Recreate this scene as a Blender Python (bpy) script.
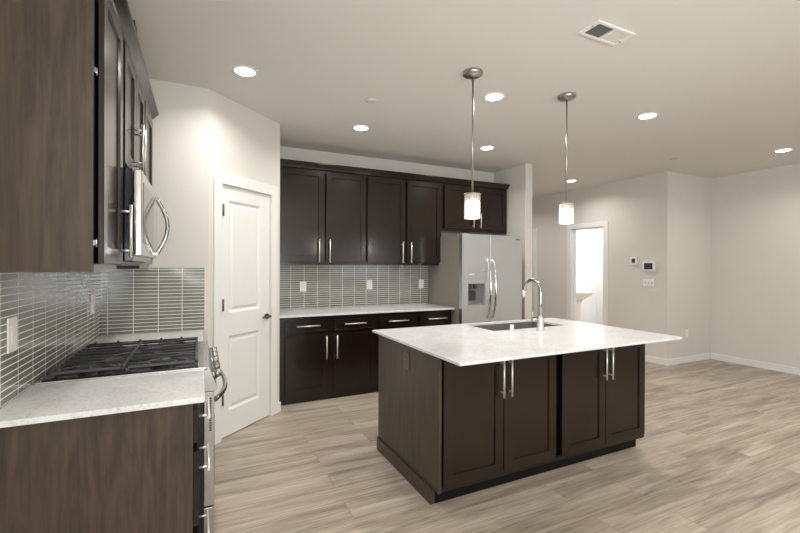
import bpy, bmesh, math, random
from mathutils import Vector, Matrix

# ------------------------------------------------------------------ camera, world, light, exposure
scene = bpy.context.scene
COL = scene.collection
for o in list(bpy.data.objects):
    bpy.data.objects.remove(o)
random.seed(7)
R = math.radians

CAM_F, CAM_YAW, CAM_H, CAM_ROLL, CAM_PITCH = 413.6, 25.75, 1.400, 0.232, -0.133
cam_data = bpy.data.cameras.new('camera')
cam = bpy.data.objects.new('camera', cam_data)
COL.objects.link(cam)
cam_data.sensor_width = 36.0
cam_data.lens = CAM_F * 36.0 / 800.0
cam_data.clip_start = 0.05
fw0 = Vector((math.sin(R(CAM_YAW)), math.cos(R(CAM_YAW)), 0))
rt0 = Vector((fw0.y, -fw0.x, 0))
up0 = Vector((0, 0, 1))
fw = fw0 * math.cos(R(CAM_PITCH)) + up0 * math.sin(R(CAM_PITCH))
up1 = up0 * math.cos(R(CAM_PITCH)) - fw0 * math.sin(R(CAM_PITCH))
rt = rt0 * math.cos(R(CAM_ROLL)) + up1 * math.sin(R(CAM_ROLL))
up = up1 * math.cos(R(CAM_ROLL)) - rt0 * math.sin(R(CAM_ROLL))
mw = Matrix.Identity(4)
for i, v in enumerate((rt, up, -fw)):
    for k in range(3):
        mw[k][i] = v[k]
mw.translation = Vector((0, 0, CAM_H))
cam.matrix_world = mw
scene.camera = cam

world = bpy.data.worlds.new('daylight')
scene.world = world
world.use_nodes = True
bg = world.node_tree.nodes['Background']
bg.inputs['Color'].default_value = (0.80, 0.90, 1.0, 1)
bg.inputs['Strength'].default_value = 1.2

scene.view_settings.view_transform = 'Standard'
scene.view_settings.look = 'None'
scene.view_settings.exposure = 0.42
scene.view_settings.gamma = 1.0
scene.view_settings.use_curve_mapping = False
try:
    scene.cycles.max_bounces = 10
    scene.cycles.diffuse_bounces = 6
    scene.cycles.glossy_bounces = 4
    scene.cycles.use_denoising = True
    scene.cycles.sample_clamp_indirect = 6.0
except Exception:
    pass


def area_light(name, loc, rot, sx, sy, power, color):
    l = bpy.data.lights.new(name, 'AREA')
    l.shape = 'RECTANGLE'
    l.size, l.size_y, l.energy, l.color = sx, sy, power, color
    o = bpy.data.objects.new(name, l)
    o.location = loc
    o.rotation_euler = rot
    COL.objects.link(o)
    return o


FILL_POWER = 88.0
DOWNLIGHT_POWER = 7.6
FILL_TINT = (0.94, 0.975, 1.0)
WARM = (1.0, 0.975, 0.935)
# added fill lamps at invented openings behind the camera, tilted up for the ceiling
area_light('fill_rear_left', (1.1, -3.45, 1.15), (R(150), 0, 0), 1.7, 2.0, FILL_POWER * 1.5, FILL_TINT)
area_light('fill_rear_right', (4.8, -3.45, 1.45), (R(145), 0, 0), 2.0, 1.4, FILL_POWER * 0.12, FILL_TINT)
area_light('fill_side', (-0.58, -1.6, 1.45), (0, -R(145), 0), 1.4, 2.0, FILL_POWER * 1.05, FILL_TINT)

# ------------------------------------------------------------------ materials


def srgb(r, g, b):
    f = lambda c: (c / 255 / 12.92) if c / 255 <= 0.04045 else ((c / 255 + 0.055) / 1.055) ** 2.4
    return (f(r), f(g), f(b), 1)


class NT:
    def __init__(self, name):
        self.m = bpy.data.materials.new(name)
        self.m.use_nodes = True
        self.t = self.m.node_tree
        self.b = self.t.nodes['Principled BSDF']

    def n(self, typ, **kw):
        nd = self.t.nodes.new(typ)
        for k, v in kw.items():
            setattr(nd, k, v)
        return nd

    def link(self, a, b):
        self.t.links.new(a, b)

    def coords(self, scale=(1, 1, 1), kind='Object', rot=(0, 0, 0)):
        mp = self.n('ShaderNodeMapping')
        if kind == 'World':
            g = self.n('ShaderNodeNewGeometry')
            self.link(g.outputs['Position'], mp.inputs['Vector'])
        else:
            tc = self.n('ShaderNodeTexCoord')
            self.link(tc.outputs['Object'], mp.inputs['Vector'])
        mp.inputs['Scale'].default_value = scale
        mp.inputs['Rotation'].default_value = rot
        return mp.outputs['Vector']

    def noise(self, vec, scale, detail=4, rough=0.55, dist=0.0):
        nd = self.n('ShaderNodeTexNoise')
        nd.inputs['Scale'].default_value = scale
        nd.inputs['Detail'].default_value = detail
        nd.inputs['Roughness'].default_value = rough
        nd.inputs['Distortion'].default_value = dist
        self.link(vec, nd.inputs['Vector'])
        return nd.outputs['Fac']

    def ramp(self, fac, stops):
        nd = self.n('ShaderNodeValToRGB')
        cr = nd.color_ramp
        while len(cr.elements) < len(stops):
            cr.elements.new(0.5)
        for e, (p, c) in zip(cr.elements, stops):
            e.position = p
            e.color = c
        self.link(fac, nd.inputs['Fac'])
        return nd.outputs['Color']

    def mix(self, fac, a, b, mode='MIX'):
        nd = self.n('ShaderNodeMix', data_type='RGBA', blend_type=mode)
        for sock, v in ((nd.inputs[0], fac), (nd.inputs[6], a), (nd.inputs[7], b)):
            if hasattr(v, 'is_output'):
                self.link(v, sock)
            else:
                sock.default_value = v
        return nd.outputs[2]

    def bump(self, height, strength=0.1, dist=0.01):
        nd = self.n('ShaderNodeBump')
        nd.inputs['Strength'].default_value = strength
        nd.inputs['Distance'].default_value = dist
        self.link(height, nd.inputs['Height'])
        self.link(nd.outputs['Normal'], self.b.inputs['Normal'])

    def set(self, **kw):
        for k, v in kw.items():
            s = self.b.inputs[k]
            if hasattr(v, 'is_output'):
                self.link(v, s)
            else:
                s.default_value = v
        return self


def paint(name, col, rough=0.75, tex=0.03):
    t = NT(name)
    v = t.coords((1, 1, 1), 'World')
    n = t.noise(v, 160, 2)
    big = t.noise(v, 1.2, 2)
    c2 = tuple(min(1, x * 1.03) for x in col[:3]) + (1,)
    t.set(**{'Base Color': t.mix(big, col, c2), 'Roughness': rough})
    t.b.inputs['Specular IOR Level'].default_value = 0.25
    t.bump(n, tex, 0.004)
    return t.m


def plain(name, col, rough=0.4, metal=0.0, spec=0.5, coat=0.0, var=0.06):
    t = NT(name)
    v = t.coords((1, 1, 1))
    n = t.noise(v, 40, 3)
    lo = tuple(x * (1 - var) for x in col[:3]) + (1,)
    t.set(**{'Base Color': t.mix(n, lo, col), 'Roughness': rough, 'Metallic': metal,
             'Specular IOR Level': spec, 'Coat Weight': coat})
    return t.m


def stained_wood(name, dark, light, grain='z', rough=0.2, warp=1.4):
    t = NT(name)
    oi = t.n('ShaderNodeObjectInfo')
    tc = t.n('ShaderNodeTexCoord')
    off = t.n('ShaderNodeVectorMath', operation='SCALE')
    comb = t.n('ShaderNodeCombineXYZ')
    for i in range(3):
        t.link(oi.outputs['Random'], comb.inputs[i])
    t.link(comb.outputs[0], off.inputs[0])
    off.inputs['Scale'].default_value = 23.0
    add = t.n('ShaderNodeVectorMath', operation='ADD')
    t.link(tc.outputs['Object'], add.inputs[0])
    t.link(off.outputs[0], add.inputs[1])
    def sc(s):
        mp = t.n('ShaderNodeMapping')
        mp.inputs['Scale'].default_value = s
        t.link(add.outputs[0], mp.inputs['Vector'])
        return mp.outputs['Vector']
    a = (9, 9, 0.9) if grain == 'z' else (0.9, 9, 9)
    b = (60, 60, 3.0) if grain == 'z' else (3.0, 60, 60)
    n1 = t.noise(sc(a), 1.0, 5, 0.6, warp)
    n2 = t.noise(sc(b), 1.0, 3, 0.6, 0.3)
    m = t.n('ShaderNodeMath', operation='MULTIPLY_ADD')
    t.link(n2, m.inputs[0]); m.inputs[1].default_value = 0.45
    m2 = t.n('ShaderNodeMath', operation='MULTIPLY'); t.link(n1, m2.inputs[0]); m2.inputs[1].default_value = 0.6
    t.link(m2.outputs[0], m.inputs[2])
    col = t.ramp(m.outputs[0], [(0.32, dark), (0.72, light)])
    t.set(**{'Base Color': col, 'Roughness': rough, 'Specular IOR Level': 0.42, 'Coat Weight': 0.07, 'Coat Roughness': 0.1})
    return t.m


def floor_material():
    t = NT('vinyl_plank_floor')
    v = t.coords((1, 1, 1), 'World')
    br = t.n('ShaderNodeTexBrick')
    br.offset = 0.37
    br.offset_frequency = 2
    br.inputs['Scale'].default_value = 1.0
    br.inputs['Brick Width'].default_value = 1.22
    br.inputs['Row Height'].default_value = 0.18
    br.inputs['Mortar Size'].default_value = 0.0012
    br.inputs['Mortar Smooth'].default_value = 0.3
    br.inputs['Bias'].default_value = 0.0
    br.inputs['Color1'].default_value = (0, 0, 0, 1)
    br.inputs['Color2'].default_value = (1, 1, 1, 1)
    br.inputs['Mortar'].default_value = (0.5, 0.5, 0.5, 1)
    t.link(v, br.inputs['Vector'])
    # per plank offset of the grain
    off = t.n('ShaderNodeVectorMath', operation='SCALE')
    off.inputs['Scale'].default_value = 7.3
    t.link(br.outputs['Color'], off.inputs[0])
    add = t.n('ShaderNodeVectorMath', operation='ADD')
    t.link(v, add.inputs[0]); t.link(off.outputs[0], add.inputs[1])
    def sc(s):
        mp = t.n('ShaderNodeMapping'); mp.inputs['Scale'].default_value = s
        t.link(add.outputs[0], mp.inputs['Vector'])
        return mp.outputs['Vector']
    g1 = t.noise(sc((0.9, 9, 1)), 1.0, 7, 0.66, 1.6)
    g2 = t.noise(sc((3, 80, 1)), 1.0, 3, 0.6, 0.2)
    g3 = t.noise(sc((0.45, 3.2, 1)), 1.0, 4, 0.55, 1.0)
    c = t.ramp(g1, [(0.33, srgb(100, 90, 80)), (0.44, srgb(150, 140, 128)), (0.56, srgb(176, 167, 155)), (0.67, srgb(206, 198, 187))])
    c = t.mix(0.30, c, t.ramp(g2, [(0.38, srgb(112, 102, 92)), (0.62, srgb(200, 190, 178))]))
    c = t.mix(0.35, c, t.ramp(g3, [(0.38, srgb(128, 117, 106)), (0.60, srgb(196, 187, 175))]))
    g4 = t.noise(sc((1.6, 34, 1)), 1.0, 4, 0.7, 0.8)
    c = t.mix(1.0, c, t.ramp(g4, [(0.30, (0.66, 0.64, 0.62, 1)), (0.43, (0.97, 0.97, 0.97, 1)), (0.70, (1.10, 1.10, 1.10, 1))]), 'MULTIPLY')
    c = t.mix(1.0, c, (1.00, 0.96, 0.915, 1), 'MULTIPLY')
    tone = t.ramp(br.outputs['Color'], [(0.0, (0.92, 0.92, 0.92, 1)), (1.0, (1.06, 1.06, 1.06, 1))])
    c = t.mix(1.0, c, tone, 'MULTIPLY')
    c = t.mix(br.outputs['Fac'], c, srgb(118, 107, 97))
    t.set(**{'Base Color': c, 'Roughness': 0.42, 'Specular IOR Level': 0.4})
    t.bump(g2, 0.06, 0.002)
    return t.m


def tile_material(name, axis, u0, z0, width=0.1535, row=0.0257):
    """stacked glass strip tile; axis = the world axis along the wall"""
    t = NT(name)
    g = t.n('ShaderNodeNewGeometry')
    sep = t.n('ShaderNodeSeparateXYZ')
    t.link(g.outputs['Position'], sep.inputs[0])
    comb = t.n('ShaderNodeCombineXYZ')
    su = t.n('ShaderNodeMath', operation='SUBTRACT'); t.link(sep.outputs[axis], su.inputs[0]); su.inputs[1].default_value = u0 - 20 * width
    sz = t.n('ShaderNodeMath', operation='SUBTRACT'); t.link(sep.outputs['Z'], sz.inputs[0]); sz.inputs[1].default_value = z0 - 10 * row
    t.link(su.outputs[0], comb.inputs[0]); t.link(sz.outputs[0], comb.inputs[1])
    br = t.n('ShaderNodeTexBrick')
    br.offset = 0.0
    br.inputs['Scale'].default_value = 1.0
    br.inputs['Brick Width'].default_value = width
    br.inputs['Row Height'].default_value = row
    br.inputs['Mortar Size'].default_value = 0.0023
    br.inputs['Mortar Smooth'].default_value = 0.15
    br.inputs['Color1'].default_value = srgb(114, 115, 105)
    br.inputs['Color2'].default_value = srgb(127, 127, 117)
    br.inputs['Mortar'].default_value = srgb(226, 225, 219)
    t.link(comb.outputs[0], br.inputs['Vector'])
    n = t.noise(comb.outputs[0], 9, 2)
    col = t.mix(1.0, br.outputs['Color'], t.ramp(n, [(0.3, (0.93, 0.93, 0.93, 1)), (0.7, (1.06, 1.06, 1.05, 1))]), 'MULTIPLY')
    ro = t.ramp(br.outputs['Fac'], [(0.0, (0.10, 0.10, 0.10, 1)), (1.0, (0.8, 0.8, 0.8, 1))])
    t.set(**{'Base Color': col, 'Roughness': ro, 'Specular IOR Level': 0.6})
    inv = t.n('ShaderNodeMath', operation='SUBTRACT'); inv.inputs[0].default_value = 1.0
    t.link(br.outputs['Fac'], inv.inputs[1])
    ad = t.n('ShaderNodeMath', operation='MULTIPLY_ADD'); t.link(n, ad.inputs[0]); ad.inputs[1].default_value = 0.03
    t.link(inv.outputs[0], ad.inputs[2])
    t.bump(ad.outputs[0], 0.2, 0.002)
    return t.m


def quartz_material():
    t = NT('white_quartz')
    v = t.coords((1, 1, 1), 'World')
    vo = t.n('ShaderNodeTexVoronoi'); vo.inputs['Scale'].default_value = 105
    t.link(v, vo.inputs['Vector'])
    n1 = t.noise(v, 260, 2)
    n2 = t.noise(v, 7, 4)
    spk = t.ramp(vo.outputs['Color'], [(0.0, srgb(168, 163, 158)), (0.22, srgb(212, 211, 211)), (0.5, srgb(225, 226, 228))])
    c = t.mix(0.35, spk, t.ramp(n1, [(0.38, srgb(180, 176, 171)), (0.55, srgb(226, 227, 229))]))
    c = t.mix(0.25, c, t.ramp(n2, [(0.35, srgb(194, 193, 191)), (0.65, srgb(227, 227, 227))]))
    t.set(**{'Base Color': c, 'Roughness': 0.12, 'Specular IOR Level': 0.5})
    return t.m


def steel_material(name, base, rough, axis='z', aniso=0.4):
    t = NT(name)
    s = {'z': (180, 180, 2), 'x': (2, 180, 180), 'y': (180, 2, 180)}[axis]
    n = t.noise(t.coords(s), 1.0, 2)
    c = t.mix(n, tuple(x * 0.985 for x in base[:3]) + (1,), base)
    r = t.n('ShaderNodeMapRange')
    r.inputs['To Min'].default_value = rough * 0.97
    r.inputs['To Max'].default_value = rough * 1.03
    t.link(n, r.inputs['Value'])
    t.set(**{'Base Color': c, 'Metallic': 1.0, 'Roughness': r.outputs[0]})
    return t.m


def emit_material(name, col, strength):
    t = NT(name)
    t.set(**{'Base Color': (0.9, 0.9, 0.88, 1), 'Emission Color': col, 'Emission Strength': strength, 'Roughness': 0.5})
    return t.m


def clear_glass(name, tint=(1, 1, 1, 1), transp=0.8, rough=0.05):
    t = NT(name)
    tr = t.n('ShaderNodeBsdfTransparent'); tr.inputs['Color'].default_value = tint
    mx = t.n('ShaderNodeMixShader')
    mx.inputs[0].default_value = transp
    out = t.t.nodes['Material Output']
    t.set(**{'Base Color': (0.85, 0.84, 0.8, 1), 'Roughness': rough})
    t.link(t.b.outputs[0], mx.inputs[1]); t.link(tr.outputs[0], mx.inputs[2])
    t.link(mx.outputs[0], out.inputs['Surface'])
    return t.m


M = {}
M['wall'] = paint('greige_wall_paint', srgb(207, 203, 196))
M['ceiling'] = paint('ceiling_paint', srgb(217, 213, 206), 0.85)
M['white'] = paint('white_trim_paint', srgb(221, 220, 217), 0.35, 0.01)
M['powder'] = paint('powder_room_paint', srgb(222, 223, 224))
M['floor'] = floor_material()
M['wood'] = stained_wood('espresso_stained_wood', srgb(24, 16, 10), srgb(37, 27, 18))
M['woodx'] = stained_wood('espresso_stained_wood_rail', srgb(24, 16, 10), srgb(37, 27, 18), 'x')
M['panel'] = stained_wood('espresso_panel_sheen_tone', srgb(44, 35, 27), srgb(80, 68, 56), 'z', 0.34, 3.2)  # lighter than the door wood: sheen on end panels put into the colour
M['toe'] = plain('black_toe_board', srgb(16, 14, 12), 0.7, 0.0, 0.2)
M['quartz'] = quartz_material()
M['tile_back'] = tile_material('glass_tile_back', 'X', 0.931, 0.903)
M['tile_left'] = tile_material('glass_tile_left', 'Y', 2.195, 0.903)
M['tile_end'] = tile_material('glass_tile_end', 'X', 0.0305, 0.903)
M['steel'] = steel_material('brushed_steel', (0.80, 0.825, 0.855, 1), 0.3, 'z')
M['steel_h'] = steel_material('brushed_steel_level', (0.60, 0.595, 0.585, 1), 0.25, 'y')
M['appliance_steel'] = steel_material('appliance_steel', (0.46, 0.45, 0.43, 1), 0.3, 'y')
M['polished_steel'] = plain('polished_door_steel', (0.52, 0.51, 0.48, 1), 0.12, 1.0, var=0.02)
M['smoked_glass'] = plain('smoked_glass', srgb(120, 116, 108), 0.08, 0.6)
M['dark_chrome'] = plain('dark_chrome', (0.42, 0.42, 0.41, 1), 0.1, 1.0, var=0.02)
M['nickel'] = plain('satin_nickel', (0.80, 0.77, 0.71, 1), 0.38, 0.75, var=0.02)
M['pendant_nickel'] = steel_material('pendant_nickel', (0.42, 0.39, 0.35, 1), 0.3, 'z')
M['chrome'] = plain('chrome', (0.62, 0.62, 0.61, 1), 0.08, 1.0, var=0.02)
M['mirror_steel'] = plain('polished_steel', (0.66, 0.65, 0.62, 1), 0.13, 1.0, var=0.03)
M['sink_steel'] = plain('sink_steel', (0.20, 0.19, 0.18, 1), 0.4, 0.3)
M['bronze'] = plain('bronze_plate', srgb(92, 81, 70), 0.4)
M['fridge_side'] = plain('grey_cabinet_steel', srgb(140, 134, 126), 0.5, 0.0)
M['black'] = plain('black_plastic', srgb(20, 20, 21), 0.35)
M['gloss_black'] = plain('black_glass', srgb(14, 14, 16), 0.08)
M['iron'] = plain('cast_iron', srgb(66, 66, 69), 0.3)
M['enamel'] = plain('black_enamel', srgb(22, 22, 24), 0.12)
M['plastic'] = plain('white_plastic', srgb(232, 230, 224), 0.35)
M['plastic_slot'] = plain('slot_grey', srgb(176, 172, 164), 0.5)
M['screen'] = plain('lcd_screen', srgb(58, 60, 72), 0.15)
M['grey_plastic'] = plain('grey_plastic', srgb(168, 167, 165), 0.35)
M['mid_plastic'] = plain('dispenser_plastic', srgb(122, 120, 118), 0.35)
M['dark_plastic'] = plain('dark_grey_plastic', srgb(58, 58, 60), 0.35)
M['porcelain'] = plain('porcelain', srgb(240, 240, 238), 0.12, var=0.02)
M['lens'] = emit_material('downlight_lens', (1.0, 0.94, 0.84, 1), 14.0)
M['shade'] = emit_material('lit_frosted_glass', (1.0, 0.93, 0.82, 1), 3.2)
M['shade_glass'] = clear_glass('clear_shade_glass', (0.97, 0.96, 0.93, 1), 0.72)
M['pane'] = clear_glass('window_glass', (1, 1, 1, 1), 0.92)

# ------------------------------------------------------------------ mesh helpers
WL = {}


class MB:
    """collects shapes in world coordinates and links them as ONE mesh object"""

    def __init__(self):
        self.bm = bmesh.new()

    def _bevel(self, geom_faces, w, seg=2):
        edges = set()
        for f in geom_faces:
            for e in f.edges:
                edges.add(e)
        bmesh.ops.bevel(self.bm, geom=list(edges), offset=w, segments=seg, affect='EDGES', profile=0.5, clamp_overlap=True)

    def hexa(self, p, bevel=0.0, seg=2):
        v = [self.bm.verts.new(q) for q in p]
        fs = [self.bm.faces.new([v[i] for i in idx]) for idx in
              ((0, 3, 2, 1), (4, 5, 6, 7), (0, 1, 5, 4), (1, 2, 6, 5), (2, 3, 7, 6), (3, 0, 4, 7))]
        if bevel > 0:
            self._bevel(fs, bevel, seg)
        return self

    def box(self, x0, x1, y0, y1, z0, z1, bevel=0.0, seg=2):
        x0, x1 = min(x0, x1), max(x0, x1)
        y0, y1 = min(y0, y1), max(y0, y1)
        z0, z1 = min(z0, z1), max(z0, z1)
        return self.hexa([(x0, y0, z0), (x1, y0, z0), (x1, y1, z0), (x0, y1, z0),
                          (x0, y0, z1), (x1, y0, z1), (x1, y1, z1), (x0, y1, z1)], bevel, seg)

    def fbox(self, fr, u0, u1, v0, v1, w0, w1, bevel=0.0, seg=2):
        P = [fr(u0, v0, w0), fr(u1, v0, w0), fr(u1, v0, w1), fr(u0, v0, w1),
             fr(u0, v1, w0), fr(u1, v1, w0), fr(u1, v1, w1), fr(u0, v1, w1)]
        return self.hexa(P, bevel, seg)

    def prism(self, poly, d):
        """poly: list of 3-D points (planar); d: extrusion vector"""
        d = Vector(d)
        a = [self.bm.verts.new(p) for p in poly]
        b = [self.bm.verts.new(Vector(p) + d) for p in poly]
        n = len(poly)
        self.bm.faces.new(a[::-1]); self.bm.faces.new(b)
        for i in range(n):
            self.bm.faces.new([a[i], a[(i + 1) % n], b[(i + 1) % n], b[i]])
        return self

    def tube(self, pts, r, seg=10, caps=True, radii=None):
        pts = [Vector(p) for p in pts]
        n = len(pts)
        rings = []
        prev = None
        for i, p in enumerate(pts):
            if i == 0: t = pts[1] - pts[0]
            elif i == n - 1: t = pts[-1] - pts[-2]
            else: t = (pts[i + 1] - p).normalized() + (p - pts[i - 1]).normalized()
            t.normalize()
            if prev is None:
                a = Vector((0, 0, 1)) if abs(t.z) < 0.9 else Vector((1, 0, 0))
                nx = t.cross(a).normalized()
            else:
                nx = (prev - t * prev.dot(t)).normalized()
            prev = nx
            ny = t.cross(nx)
            rr = radii[i] if radii else r
            rings.append([self.bm.verts.new(p + nx * rr * math.cos(2 * math.pi * k / seg) + ny * rr * math.sin(2 * math.pi * k / seg)) for k in range(seg)])
        for i in range(n - 1):
            for k in range(seg):
                f = self.bm.faces.new([rings[i][k], rings[i][(k + 1) % seg], rings[i + 1][(k + 1) % seg], rings[i + 1][k]])
                f.smooth = True
        if caps:
            self.bm.faces.new(rings[0][::-1]); self.bm.faces.new(rings[-1])
        return self

    def lathe(self, c, prof, seg=32, caps=True, smooth=True):
        """profile [(r, z)] around the vertical axis through c"""
        rings = []
        for r, z in prof:
            rings.append([self.bm.verts.new((c[0] + r * math.cos(2 * math.pi * k / seg), c[1] + r * math.sin(2 * math.pi * k / seg), c[2] + z)) for k in range(seg)])
        for i in range(len(prof) - 1):
            for k in range(seg):
                f = self.bm.faces.new([rings[i][k], rings[i][(k + 1) % seg], rings[i + 1][(k + 1) % seg], rings[i + 1][k]])
                f.smooth = smooth
        if caps:
            self.bm.faces.new(rings[0][::-1]); self.bm.faces.new(rings[-1])
        return self

    def shaker(self, fr, u0, u1, v0, v1, w0, t=0.02, stile=0.06, rec=0.009, slope=0.003):
        """framed door with a recessed flat panel; fr maps (u,v,w) to world"""
        c = 0.0025
        def loop(d, w):
            return [self.bm.verts.new(fr(*q, w)) for q in ((u0 + d, v0 + d), (u1 - d, v0 + d), (u1 - d, v1 - d), (u0 + d, v1 - d))]
        L = [loop(0, w0), loop(0, w0 + t - c), loop(c, w0 + t), loop(stile, w0 + t), loop(stile + slope, w0 + t - rec)]
        self.bm.faces.new(L[0][::-1])
        for a, b in zip(L[:-1], L[1:]):
            for k in range(4):
                self.bm.faces.new([a[k], a[(k + 1) % 4], b[(k + 1) % 4], b[k]])
        self.bm.faces.new(L[-1])
        return self

    def build(self, name, mat, parent=None, origin=None):
        bm = self.bm
        bmesh.ops.recalc_face_normals(bm, faces=bm.faces[:])
        if origin is None:
            xs = [v.co for v in bm.verts]
            lo = Vector((min(v.x for v in xs), min(v.y for v in xs), min(v.z for v in xs)))
            hi = Vector((max(v.x for v in xs), max(v.y for v in xs), max(v.z for v in xs)))
            origin = Vector(((lo.x + hi.x) / 2, (lo.y + hi.y) / 2, lo.z))
        origin = Vector(origin)
        for v in bm.verts:
            v.co -= origin
        me = bpy.data.meshes.new(name)
        bm.to_mesh(me)
        bm.free()
        me.materials.append(M[mat] if isinstance(mat, str) else mat)
        o = bpy.data.objects.new(name, me)
        COL.objects.link(o)
        if parent is not None:
            o.parent = parent
            o.location = origin - WL[parent]
        else:
            o.location = origin
        WL[o] = origin
        return o


def frame(origin, u, w):
    o, u, w = Vector(origin), Vector(u), Vector(w)
    return lambda a, b, c: o + u * a + Vector((0, 0, 1)) * b + w * c


def tag(o, label, cat, group=None):
    o['label'] = label
    o['category'] = cat
    if group:
        o['group'] = group
    return o


def thing(name, label, cat, loc, group=None):
    o = bpy.data.objects.new(name, None)
    o.empty_display_size = 0.05
    COL.objects.link(o)
    o.location = loc
    WL[o] = Vector(loc)
    return tag(o, label, cat, group)


def struct(name, mb, mat, parent=None):
    o = mb.build(name, mat, parent)
    if parent is None:
        o['kind'] = 'structure'
    return o


def dup(root, loc, label, group=None):
    r = root.copy()
    COL.objects.link(r)
    r.location = loc
    WL[r] = Vector(loc)
    r['label'] = label
    if group:
        r['group'] = group
    for ch in list(root.children):
        c = ch.copy(); COL.objects.link(c); c.parent = r
        for g in list(ch.children):
            d = g.copy(); COL.objects.link(d); d.parent = c
    return r


def bar_pull(fr, u, v0, v1, w0, horizontal=False, out=0.035, r=0.0063):
    mb = MB()
    if horizontal:       # u = centre height, v0..v1 along u axis
        mb.tube([fr(v0, u, w0 + out), fr(v1, u, w0 + out)], r, 10)
        for s in (v0 + 0.03, v1 - 0.03):
            mb.tube([fr(s, u, w0), fr(s, u, w0 + out)], r * 0.8, 8)
    else:
        mb.tube([fr(u, v0, w0 + out), fr(u, v1, w0 + out)], r, 10)
        for s in (v0 + 0.03, v1 - 0.03):
            mb.tube([fr(u, s, w0), fr(u, s, w0 + out)], r * 0.8, 8)
    return mb


# ------------------------------------------------------------------ the setting
CEIL = 2.746
LW, EW, BW, WX, HX, RY, RX, REAR = -0.630, 3.491, 4.812, 3.825, 5.93, 3.617, 6.999, -3.6
PX, PY = 0.682, 4.06            # pantry corner
T = 0.12
struct('floor', MB().box(-1.0, 8.6, REAR - 0.2, 8.2, -0.1, 0.0), 'floor')
struct('ceiling', MB().box(-1.0, 8.6, REAR - 0.2, 8.2, CEIL, CEIL + 0.1), 'ceiling')
mb = MB()
mb.box(LW - T, LW, REAR, -2.6, 0, CEIL); mb.box(LW - T, LW, -0.6, EW, 0, CEIL)
mb.box(LW - T, LW, -2.6, -0.6, 0, 0.75); mb.box(LW - T, LW, -2.6, -0.6, 2.15, CEIL)
struct('wall_left', mb, 'wall')
struct('wall_range_end', MB().box(LW - T, 0.055, EW, EW + T, 0, CEIL), 'wall')
P0, P1 = Vector((0.055, 3.491, 0)), Vector((PX, PY, 0))
PD = (P1 - P0).normalized()
PN = Vector((PD.y, -PD.x, 0))
PL = (P1 - P0).length
FP = frame(P0, PD, PN)          # pantry wall frame: u along the wall, w into the room
DS0, DS1, DH = 0.122, 0.713, 2.045
mb = MB()
mb.fbox(FP, 0, DS0 - 0.004, 0, CEIL, -T, 0)
mb.fbox(FP, DS1 + 0.004, PL, 0, CEIL, -T, 0)
mb.fbox(FP, DS0 - 0.004, DS1 + 0.004, DH + 0.004, CEIL, -T, 0)
struct('wall_pantry', mb, 'wall')
struct('wall_pantry_return', MB().box(PX - T, PX, PY, BW, 0, CEIL), 'wall')
struct('wall_back', MB().box(PX - T, WX + T, BW, BW + T, 0, CEIL), 'wall')
struct('wall_fridge_wing', MB().box(WX, WX + T, 4.162, BW, 0, CEIL, 0.004), 'wall')
struct('wall_hall_side', MB().box(WX, WX + T, BW + T, 8.0, 0, CEIL), 'wall')
struct('wall_hall_end', MB().box(WX, HX + T, 8.0, 8.0 + T, 0, CEIL), 'wall')
OY0, OY1, OZ = 4.636, 5.304, 2.055
mb = MB()
mb.box(HX, HX + T, RY, OY0, 0, CEIL)
mb.box(HX, HX + T, OY1, 6.20, 0, CEIL)
mb.box(HX, HX + T, OY0, OY1, OZ, CEIL)
mb.box(HX, HX + T, 6.20, 6.95, 2.06, CEIL)
mb.box(HX, HX + T, 6.95, 8.0, 0, CEIL)
struct('wall_hall', mb, 'wall')
struct('wall_recess', MB().box(HX + T, RX + T, RY, RY + T, 0, CEIL), 'wall')
mb = MB()
mb.box(RX, RX + T, REAR, RY, 0, CEIL)
struct('wall_right', mb, 'wall')
mb = MB()
for x0, x1, z0, z1 in ((LW - T, 0.2, 0, CEIL), (2.0, 3.8, 0, CEIL), (5.8, RX + T, 0, CEIL),
                       (0.2, 2.0, 2.15, CEIL), (3.8, 5.8, 0, 0.75), (3.8, 5.8, 2.15, CEIL)):
    mb.box(x0, x1, REAR - T, REAR, z0, z1)
struct('wall_rear', mb, 'wall')


def window(name, fr, u0, u1, v0, v1, mull):
    w = MB()
    f = 0.05
    w.fbox(fr, u0, u1, v0, v0 + f, -0.08, -0.02); w.fbox(fr, u0, u1, v1 - f, v1, -0.08, -0.02)
    w.fbox(fr, u0, u0 + f, v0 + f, v1 - f, -0.08, -0.02); w.fbox(fr, u1 - f, u1, v0 + f, v1 - f, -0.08, -0.02)
    for m in mull:
        w.fbox(fr, m - f / 2, m + f / 2, v0 + f, v1 - f, -0.08, -0.02)
    o = struct(name, w, 'white')
    MB().fbox(fr, u0 + f, u1 - f, v0 + f, v1 - f, -0.055, -0.05).build('pane', 'pane', o)


FREAR = frame((0, REAR, 0), (1, 0, 0), (0, 1, 0))
FLEFT = frame((LW, 0, 0), (0, 1, 0), (1, 0, 0))
window('added_window_1', FREAR, 0.2, 2.0, 0.0, 2.15, [1.1])  # unseen windows, added to go with the rear fill lamps
window('added_window_2', FREAR, 3.8, 5.8, 0.75, 2.15, [4.8])

window('added_window_3', FLEFT, -2.6, -0.6, 0.75, 2.15, [-1.6])  # added in the left wall to brighten the ceiling there

# powder room behind the hall wall
PRX = 7.75
mb = MB()
mb.box(HX + T, PRX, 6.24, 6.24 + T, 0, CEIL)
mb.box(PRX, PRX + T, RY + T, 6.24 + T, 0, CEIL)
mb.box(RX + T, PRX, RY, RY + T, 0, CEIL)
struct('wall_powder_room', mb, 'powder')

# baseboards
BBH, BBT = 0.092, 0.014


def baseboard(name, pts_boxes):
    w = MB()
    for b in pts_boxes:
        w.box(*b, 0, BBH, 0.004)
    return struct(name, w, 'white')


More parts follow.
